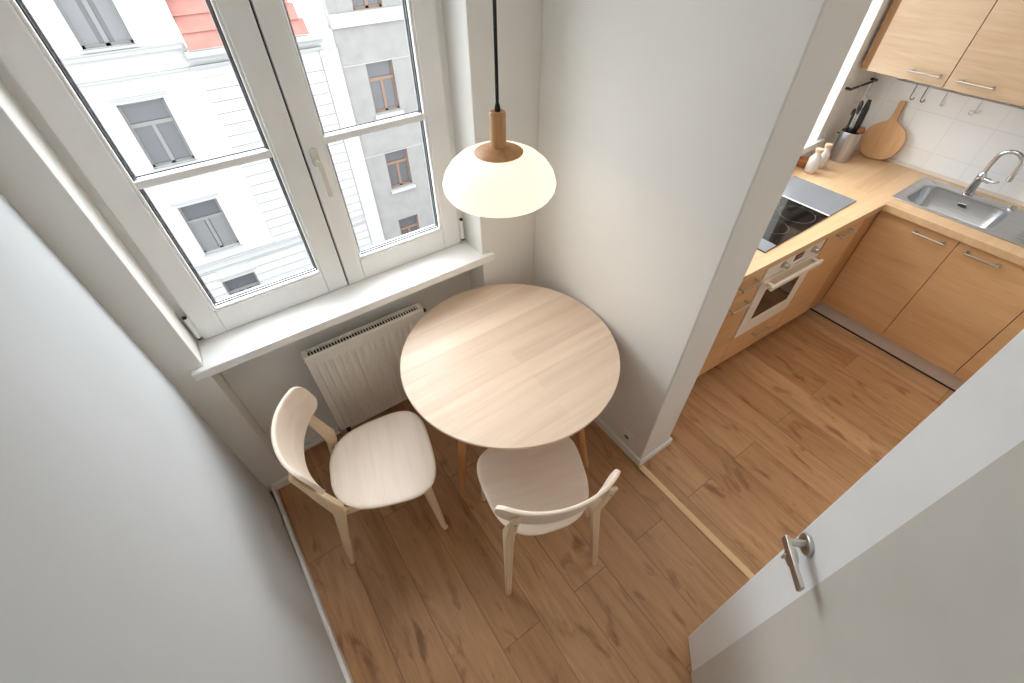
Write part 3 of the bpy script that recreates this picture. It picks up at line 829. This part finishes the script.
m = MB(); m.lathe([(0, .9035), (.011, .9035), (.010, .908), (0, .910)], 4.068, -.935, 20); build(m, 'cap', M['chrome'], sk)

# tap
tp = thing('kitchen_tap', (4.064, -1.117, .9035), 'chrome gooseneck kitchen tap behind the steel sink', 'tap')
m = MB(); m.lathe([(0, .9037), (.027, .9037), (.027, .909), (.021, .913), (.020, .985), (.0215, .990), (.0215, 1.022), (.016, 1.034), (.0125, 1.04), (0, 1.04)], 4.064, -1.117, 28); build(m, 'tap_body', M['chrome'], tp)
P = [(4.064, -1.117, 1.03), (4.064, -1.116, 1.09), (4.062, -1.119, 1.125)]
for k in range(1, 9):
    a = PI * k / 8; P.append((4.062 - .001 * k, -1.175 + .056 * math.cos(a), 1.125 + .05 * math.sin(a)))
P.append((4.054, -1.234, 1.08)); P.append((4.053, -1.234, 1.055))
build(MB().tube(P, .0115, 16), 'spout', M['chrome'], tp)
m = MB(); m.tube([(4.053, -1.234, 1.058), (4.053, -1.2345, 1.036)], .0135, 18); build(m, 'aerator', M['chrome'], tp)
m = MB(); m.tube([(4.064, -1.135, 1.005), (4.060, -1.165, 1.003)], .0145, 16); m.tube([(4.060, -1.160, 1.003), (4.050, -1.182, 1.008), (4.034, -1.205, 1.022)], [.010, .007, .005], 12); build(m, 'lever', M['chrome'], tp)

# ------------------------------------------------------------------ wall cabinets
UX, UZ0, UZ1 = 3.842, 1.429, 2.14
def wall_cab(y0, y1, label, hy, hang=None):
    t = thing('wall_cabinet', (4.01, (y0 + y1) / 2, UZ0), label, 'cabinet')
    build(MB().box(UX + .019, KX - .010, y0 + .001, y1 - .001, UZ0, UZ1), 'body', M['cab_up'], t)
    p = build(MB().box(UX, UX + .018, y0 + .0015, y1 - .0015, UZ0 + .001, UZ1 - .001), 'door', M['cab_up'], t, bevel=.001)
    bar_handle_y(p, hy, 1.478, UX)
    return t
wall_cab(-.745, -.346, 'pale oak wall cabinet in the corner above the chopping board', -.637)
wall_cab(-1.100, -.746, 'pale oak wall cabinet above the tap', -.875)
wall_cab(-1.46, -1.101, 'pale oak wall cabinet at the right edge, past the one above the tap', -1.33)
tag(build(MB().box(UX + .016, KX - .010, -.345, -.300, UZ0, UZ1), 'cabinet_filler', M['filler_shade']), 'oak filler strip darkened with painted recess shade at the left end of the wall cabinets', 'filler')

# hooks under the wall cabinet / on the tiles
def hook(name, par, x, y, z0, z1, r=.010, mat=None, ax=0):
    """wire hook hanging from z1 down to z0 with an upturned end"""
    P = [(x, y, z1), (x, y, z0 + r)]
    for k in range(1, 7):
        a = PI * k / 6 * 1.1
        d = -r + r * math.cos(a); e = -r * math.sin(a)
        P.append((x + (d if ax == 0 else 0), y + (d if ax == 1 else 0), z0 + r + e))
    return build(MB().tube(P, .0022, 8), name, mat or M['nickel'], par)
rl = thing('tile_hook_rail', (KX - .02, -.70, 1.345), 'thin steel rail with wire hooks on the tiles under the wall cabinets', 'rail')
build(MB().tube([(KX - .022, -.42, 1.345), (KX - .022, -1.10, 1.345)], .004, 10), 'rail', M['steel'], rl)
for y in (-.45, -1.07): build(MB().tube([(KX - .008, y, 1.345), (KX - .022, y, 1.345)], .005, 10), 'mount', M['steel'], rl)
HG = 'wire hooks hanging on the tile rail'
for y, kind, nm in ((-.538, 1, 'dark wire hook hanging on the tile rail above the chopping board handle'), (-.597, 1, 'dark wire hook on the tile rail just right of the chopping board handle'), (-.703, 0, 'small short hook on the tile rail, third from the left'), (-.878, 2, 'long wire hook with a ring on the tile rail left of the tap')):
    t = thing('wire_hook', (KX - .022, y, 1.345), nm, 'hook', group=HG)
    hook('hook', t, KX - .024, y, {0: 1.268, 1: 1.262, 2: 1.275}[kind], 1.349, .011 if kind else .007, M['black'] if kind == 1 else M['nickel'], ax=1)
    if kind == 2:
        m = MB(); m.tube([(KX - .024, y + .012 + .012 * math.cos(a), 1.272 + .012 * math.sin(a)) for a in [2 * PI * k / 16 for k in range(17)]], .002, 8); build(m, 'ring', M['nickel'], t)
# rod with hooks on the kitchen window wall
rd = thing('hook_rod', (4.01, KY, 1.318), 'dark wall rod for hooks beside the kitchen window', 'rod')
build(MB().tube([(3.845, KY - .032, 1.318), (4.170, KY - .032, 1.316)], .007, 12), 'rod', M['black'], rd)
for x in (3.852, 4.163): build(MB().tube([(x, KY, 1.317), (x, KY - .032, 1.317)], .008, 12), 'mount', M['black'], rd)
for x, nm in ((3.94, 'bare wire hook on the dark wall rod, nearer the window'), (4.11, 'bare wire hook on the dark wall rod, nearer the tiled corner')):
    t = thing('wire_hook', (x, KY - .032, 1.318), nm, 'hook', group='hooks on the dark rod')
    hook('hook', t, x, KY - .041, 1.228, 1.326, .012, M['nickel'], ax=1)

# ------------------------------------------------------------------ worktop items
def bottle(x, y, s, label):
    t = thing('cruet_bottle', (x, y, .9), label, 'bottle', group='white stoneware bottles on the worktop')
    z = .9003
    m = MB(); m.lathe([(0, z), (.027 * s, z), (.030 * s, z + .004), (.0315 * s, z + .03), (.031 * s, z + .075), (.027 * s, z + .095), (.0175 * s, z + .112), (.0155 * s, z + .122), (.017 * s, z + .128), (.017 * s, z + .131), (0, z + .131)], x, y, 32); build(m, 'bottle_body', M['bottle'], t, smooth=60)
    m = MB(); m.lathe([(0, z + .131), (.0185 * s, z + .1312), (.0205 * s, z + .136), (.0205 * s, z + .147), (.018 * s, z + .150), (0, z + .150)], x, y, 24); build(m, 'stopper', M['cork'], t)
bottle(3.585, -.405, 1.12, 'white stoneware bottle with cork stopper, the one in front nearest the hob')
bottle(3.700, -.400, 1.08, 'white stoneware bottle with cork stopper, half hidden next to the steel pot')
ut = thing('utensil_pot', (3.925, -.410, .9), 'brushed steel cylinder pot holding black kitchen tools', 'pot')
m = MB(); m.lathe([(0, .9003), (.060, .9003), (.062, .903), (.062, 1.082), (.0605, 1.084), (.059, 1.082), (.059, .906), (0, .906)], 3.925, -.410, 40); build(m, 'pot_body', M['pot'], ut)
def utensil(name, label, base, top, builder, cat):
    t = thing(name, base, label, cat); builder(t, Vector(base), Vector(top)); return t
def u_scissor(t, b_, tp):
    d = (tp - b_)
    P = [b_, b_ + d * .5, b_ + d * .85, tp, tp + Vector((-.012, 0, .012)), tp + Vector((-.026, 0, .004)), tp + Vector((-.028, 0, -.012))]
    build(MB().tube(P, [.006, .0075, .008, .0085, .0085, .008, .006], 12), 'handle', M['black'], t)
def u_ladle(t, b_, tp):
    build(MB().tube([b_, b_.lerp(tp, .8)], [.0035, .004], 10), 'shaft', M['steel'], t)
    a = b_.lerp(tp, .78)
    build(MB().tube([a, a.lerp(tp, .4), a.lerp(tp, .8), tp], [(.006, .005), (.013, .007), (.013, .007), (.005, .004)], 14), 'grip', M['black'], t)
def u_spat(t, b_, tp):
    d = (tp - b_)
    m = MB(); m.tube([b_, b_ + d * .35, b_ + d * .5, b_ + d * .85, tp], [(.006, .006), (.010, .010), (.017, .019), (.018, .022), (.010, .012)], 14)
    build(m, 'blade', M['black'], t)
def u_round(t, b_, tp):
    build(MB().tube([b_, b_.lerp(tp, .7), b_.lerp(tp, .85), tp], [.006, .007, .024, .016], 14), 'head', M['brownwood'], t)
utensil('kitchen_scissors', 'black hooked handle standing at the left in the steel pot', (3.885, -.395, .908), (3.868, -.385, 1.205), u_scissor, 'scissors')
utensil('ladle', 'slim black-gripped ladle handle in the middle of the steel pot', (3.915, -.415, .908), (3.905, -.385, 1.262), u_ladle, 'ladle')
utensil('spatula', 'broad black spatula standing at the right in the steel pot', (3.945, -.425, .908), (3.985, -.395, 1.255), u_spat, 'spatula')
utensil('wooden_masher', 'short reddish wooden tool at the rim of the steel pot', (3.955, -.440, .908), (3.958, -.445, 1.108), u_round, 'kitchen tool')
# chopping board leaning on the tiles
cb = thing('chopping_board', (4.095, -.548, .9), 'paddle-shaped beech chopping board leaning on the tiles in the corner', 'chopping board')
pts = []
ctrl = [(0, 0), (.045, .002), (.082, .020), (.110, .060), (.122, .105), (.116, .150), (.092, .188), (.055, .212), (.030, .226), (.020, .246), (.0165, .285), (.0165, .330), (.0125, .343)]
def crom(P, n=5):
    o = []
    for i in range(len(P) - 1):
        p0, p1, p2, p3 = P[max(i - 1, 0)], P[i], P[i + 1], P[min(i + 2, len(P) - 1)]
        for k in range(n):
            t_ = k / n
            o.append(tuple(.5 * (2 * b1 + (c1 - a1) * t_ + (2 * a1 - 5 * b1 + 4 * c1 - e1) * t_ ** 2 + (-a1 + 3 * b1 - 3 * c1 + e1) * t_ ** 3) for a1, b1, c1, e1 in zip(p0, p1, p2, p3)))
    o.append(P[-1]); return o
half = crom(ctrl)
pts = [(-a, b_) for a, b_ in half[::-1]][:-1] + half
m = MB(); m.poly(pts, 0, .018, axis=0)
ob = build(m, 'board', M['board'], cb, bevel=.004, seg=3, world=False)
ob.rotation_euler = (math.radians(-5), math.radians(9.5), 0); ob.location = (.0, 0, .0115)
# wooden bowl behind the bottles
wb = thing('wooden_bowl', (3.62, -.325, .9), 'small brown wooden bowl behind the white bottles, half hidden by the partition', 'bowl')
build(MB().lathe([(0, .9003), (.022, .9003), (.034, .915), (.0385, .948), (.0365, .950), (.030, .918), (.018, .908), (0, .908)], 3.62, -.325, 36), 'bowl_body', M['basket'], wb)
# small screw hook on the kitchen wall
tag(build(MB().tube([(4.06, KY, 1.005), (4.06, KY - .02, 1.005), (4.06, KY - .024, 1.012)], .004, 10), 'screw_hook', M['black']), 'tiny dark screw hook low on the wall above the steel pot', 'hook')

# ------------------------------------------------------------------ street and facades opposite
CX_, CY_, CZ_ = .4176, -1.5936, 2.2236
FD = 15.6
K = (FD - CY_) / (13.0 - CY_)
def fx(x): return CX_ + (x - CX_) * K
def fz(z): return CZ_ + (z - CZ_) * K
def fbox(mb, x0, x1, z0, z1, d0, d1): return mb.box(fx(x0), fx(x1), FD + d0, FD + d1, fz(z0), fz(z1))
FB = -9.2
wh = thing('apartment_building', (fx(1.5), FD, fz(FB)), 'white stuccoed apartment house with red tiled roof across the street', 'building')
def holes_wall(mb, x0, x1, z0, z1, holes, d0, d1):
    """wall slab with rectangular openings cut out (grid decomposition)"""
    X = sorted({x0, x1, *[h_[0] for h_ in holes], *[h_[1] for h_ in holes]}); Z = sorted({z0, z1, *[h_[2] for h_ in holes], *[h_[3] for h_ in holes]})
    X = [x for x in X if x0 <= x <= x1]; Z = [z for z in Z if z0 <= z <= z1]
    for a, b_ in zip(X, X[1:]):
        for c, e in zip(Z, Z[1:]):
            mx, mz = (a + b_) / 2, (c + e) / 2
            if any(h_[0] < mx < h_[1] and h_[2] < mz < h_[3] for h_ in holes): continue
            fbox(mb, a, b_, c, e, d0, d1)
WIN = [(-.835, .145, -.285, 1.25), (-.85, .14, -2.94, -1.40), (-.865, .135, -5.61, -4.06), (-.88, .12, -8.2, -6.68)]
WIN2 = [(-3.0, -2.05, a, b_) for _, _, a, b_ in WIN]
m = MB()
holes_wall(m, -5.5, 1.10, FB, 2.6, WIN + WIN2, 0, .5)
build(m, 'white_wall', M['stucco'], wh)
m = MB(); fbox(m, 1.10, 4.62, FB, -.55, 0, .5)
build(m, 'ribbed_wall', M['stucco'], wh)
# grooved courses on the right part and on the lower storeys
m = MB(); z = -1.14
while z > -5.85:
    fbox(m, 1.10, 4.10, z - .265, z, -.035, .02); z -= .285
build(m, 'rendered_courses', M['stucco'], wh)
m = MB(); z = -6.25
while z > FB:
    for a, b_ in ((-5.5, -.88), (.12, 4.10)): fbox(m, a, b_, z - .265, z, -.03, .02)
    z -= .285
build(m, 'ground_courses', M['stucco'], wh)
m = MB(); fbox(m, 4.13, 4.62, FB, -.95, -.05, .02); build(m, 'corner_pilaster', M['stucco'], wh)
m = MB()
fbox(m, -5.5, 1.02, -.47, -.40, -.10, .02); fbox(m, -5.5, 1.0, -.40, -.36, -.05, .02); fbox(m, -5.5, .96, -.92, -.87, -.06, .02)
build(m, 'cornice', M['stucco_trim'], wh)
m = MB(); fbox(m, .99, 4.28, -.66, -.55, -.30, .02); fbox(m, .99, 4.24, -.76, -.66, -.20, .02); fbox(m, .97, 4.20, -.93, -.86, -.09, .02)
build(m, 'eaves', M['stucco_trim'], wh)
m = MB(); fbox(m, -5.5, 4.10, -5.97, -5.90, -.08, .02); fbox(m, -5.5, 4.10, -6.21, -6.17, -.05, .02); build(m, 'belt_course', M['stucco_trim'], wh)
# sloping red roof with tile courses
m = MB()
n = 9; zt0, zt1 = -.52, 2.3
for k in range(n):
    a, b_ = k / n, (k + 1) / n
    za, zb_ = zt0 + (zt1 - zt0) * a, zt0 + (zt1 - zt0) * b_
    ya, yb_ = FD - .18 + 1.6 * a, FD - .18 + 1.6 * b_
    xl, xr = 1.11, 4.02 - 1.15 * (a + b_) / 2 * .9
    v = [(fx(xl), ya - .05, fz(za)), (fx(xr), ya - .05, fz(za)), (fx(xr), yb_, fz(zb_)), (fx(xl), yb_, fz(zb_))]
    w_ = [(p[0], p[1] + .12, p[2]) for p in v]
    vv = [m.bm.verts.new(p) for p in v]; ww = [m.bm.verts.new(p) for p in w_]
    m.bm.faces.new(vv); m.bm.faces.new(ww[::-1])
    for i in range(4): m.bm.faces.new((vv[i], vv[(i + 1) % 4], ww[(i + 1) % 4], ww[i]))
build(m, 'roof', M['roof'], wh)
def fac_window(par, x0, x1, z0, z1, frame, curtain, style):
    m = MB(); w_ = .055
    y0, y1 = .16, .22
    def bx(a, b_, c, e, d0=y0, d1=y1): fbox(m, a, b_, c, e, d0, d1)
    bx(x0, x0 + w_, z0, z1); bx(x1 - w_, x1, z0, z1); bx(x0, x1, z1 - w_, z1); bx(x0, x1, z0, z0 + w_ * 1.1)
    xm = (x0 + x1) / 2; tz = z1 - (z1 - z0) * .34
    bx(xm - .045, xm + .045, z0, tz); bx(x0, x1, tz - .045, tz + .045, y0 - .02)
    wo = build(m, 'window', frame, par)
    m = MB(); fbox(m, x0 + .02, x1 - .02, z0 + .02, z1 - .02, .19, .21); build(m, 'pane', M['fac_glass'], wo)
    if curtain:
        m = MB()
        for a, b_ in ((x0 + w_, x0 + (xm - x0) * curtain), (x1 - (x1 - xm) * curtain, x1 - w_)): fbox(m, a, b_, z0 + w_, tz - .045, .180, .188)
        build(m, 'curtain', M['fac_curtain'], wo)
    return wo
for k, (a, b_, c, e) in enumerate(WIN + WIN2):
    fac_window(wh, a, b_, c, e, M['fac_frame'], (.7, .0, .85, .6)[k % 4], 0)
for a, b_, c, e in WIN + WIN2:
    m = MB(); fbox(m, a - .1, b_ + .1, e + .085, e + .125, -.05, .02); build(m, 'window_hood', M['stucco_trim'], wh)
    m = MB(); fbox(m, a - .04, b_ + .04, c - .05, c - .0, -.05, .02); build(m, 'window_ledge', M['stucco_trim'], wh)

gh = thing('grey_building', (fx(7.5), FD, fz(FB)), 'weathered grey apartment house with brown window frames at the right', 'building')
GW = [(5.345, 6.19, -.20, 1.2), (5.35, 6.18, -2.84, -1.45), (5.34, 6.15, -5.36, -4.06), (5.325, 6.11, -7.95, -6.60)]
GW2 = [(8.0, 8.85, a, b_) for _, _, a, b_ in GW]
m = MB(); holes_wall(m, 4.64, 14, FB, 3.5, GW + GW2, 0.05, .5); build(m, 'grey_wall', M['grey_stucco'], gh)
m = MB(); fbox(m, 4.64, 14, -.53, -.22, -.04, .06); build(m, 'white_band', M['stucco'], gh)
m = MB(); fbox(m, 4.64, 14, -1.47, -1.44, .03, .06); fbox(m, 4.64, 14, -4.1, -4.07, .03, .06); build(m, 'joint_line', M['stucco_trim'], gh)
for k, (a, b_, c, e) in enumerate(GW + GW2): fac_window(gh, a, b_, c, e, M['fac_frame_brown'], 0, 1)
for a, b_, c, e in GW + GW2:
    m = MB(); fbox(m, a - .06, b_ + .06, c - .13, c - .04, -.08, .06); build(m, 'window_ledge', M['stucco'], gh)
structure(build(MB().box(-40, 40, .6, FD + .4, fz(FB) - .3, fz(FB)), 'ground', M['asphalt']))

# ------------------------------------------------------------------ light
w = bpy.data.worlds.new('overcast sky'); S.world = w; w.use_nodes = True
nt = w.node_tree; nt.nodes.clear()
out = nt.nodes.new('ShaderNodeOutputWorld'); bg = nt.nodes.new('ShaderNodeBackground')
bg.inputs[0].default_value = (0.92, 0.965, 1.0, 1)
tcw = nt.nodes.new('ShaderNodeTexCoord'); dt = nt.nodes.new('ShaderNodeVectorMath'); dt.operation = 'DOT_PRODUCT'
dt.inputs[1].default_value = Vector((.25, .72, .62)).normalized(); nt.links.new(tcw.outputs['Generated'], dt.inputs[0])
mr = nt.nodes.new('ShaderNodeMapRange'); mr.interpolation_type = 'SMOOTHSTEP'     # overcast sky, brighter around the veiled sun
mr.inputs['From Min'].default_value = .35; mr.inputs['From Max'].default_value = 1.0; mr.inputs['To Min'].default_value = 4.2; mr.inputs['To Max'].default_value = 10.5
nt.links.new(dt.outputs['Value'], mr.inputs['Value']); nt.links.new(mr.outputs[0], bg.inputs[1])
nt.links.new(bg.outputs[0], out.inputs[0])
def area(name, loc, rot, sx, sy, energy, color=(1, 1, 1), portal=False):
    l = bpy.data.lights.new(name, 'AREA'); l.shape = 'RECTANGLE'; l.size = sx; l.size_y = sy; l.energy = energy; l.color = color
    if portal: l.cycles.is_portal = True
    o = bpy.data.objects.new(name, l); link(o); o.location = loc; o.rotation_euler = rot
    return o
sun = bpy.data.lights.new('hazy_sun', 'SUN'); sun.energy = 1.0; sun.angle = math.radians(90); sun.color = (.92, .97, 1)
su = bpy.data.objects.new('hazy_sun', sun); link(su); su.location = (3, 8, 9)
_e, _a = math.radians(38), math.radians(34)
su.rotation_euler = Vector((-math.cos(_e) * math.sin(_a), -math.cos(_e) * math.cos(_a), -math.sin(_e))).to_track_quat('-Z', 'Y').to_euler()
area('window_portal', (.705, .30, 1.67), (-PI / 2, 0, 0), 1.28, 1.5, 1, portal=True)
area('kitchen_portal', ((KW0 + KW1) / 2, .04, 1.68), (-PI / 2, 0, 0), 1.45, 1.4, 1, portal=True)
area('added_hall_fill', (0.55, -1.75, CEIL - .02), (0, 0, 0), .9, .9, 1.0, (1, .98, .95))  # unseen area light added to lift the interior
area('added_kitchen_fill', (2.4, -.72, CEIL - .02), (0, 0, 0), .8, .9, 11, (1, .985, .96))  # unseen fill added under the ceiling to brighten the kitchen

# ------------------------------------------------------------------ camera
cam = bpy.data.cameras.new('camera'); co = bpy.data.objects.new('camera', cam); link(co)
f = 442.758; cam.sensor_width = 36; cam.lens = f * 36 / 1024; cam.clip_start = .02; cam.clip_end = 200
yaw, pitch, roll = -0.6012, -0.8056, -0.0095
cy, sy, cp, sp = math.cos(yaw), math.sin(yaw), math.cos(pitch), math.sin(pitch)
fw = Vector((-sy * cp, cy * cp, sp)); rt = Vector((cy, sy, 0)); up = rt.cross(fw)
r2 = rt * math.cos(roll) + up * math.sin(roll); u2 = up * math.cos(roll) - rt * math.sin(roll)
co.matrix_world = Matrix(((r2.x, u2.x, -fw.x, CX_), (r2.y, u2.y, -fw.y, CY_), (r2.z, u2.z, -fw.z, CZ_), (0, 0, 0, 1)))
S.camera = co
S.view_settings.view_transform = 'Standard'; S.view_settings.look = 'None'; S.view_settings.gamma = 1; S.view_settings.use_curve_mapping = False
S.view_settings.exposure = 0.08
c = S.cycles
c.max_bounces = 12; c.diffuse_bounces = 8; c.glossy_bounces = 4; c.transparent_max_bounces = 12; c.transmission_bounces = 6
c.caustics_reflective = False; c.caustics_refractive = False; c.use_denoising = True; c.sample_clamp_indirect = 8
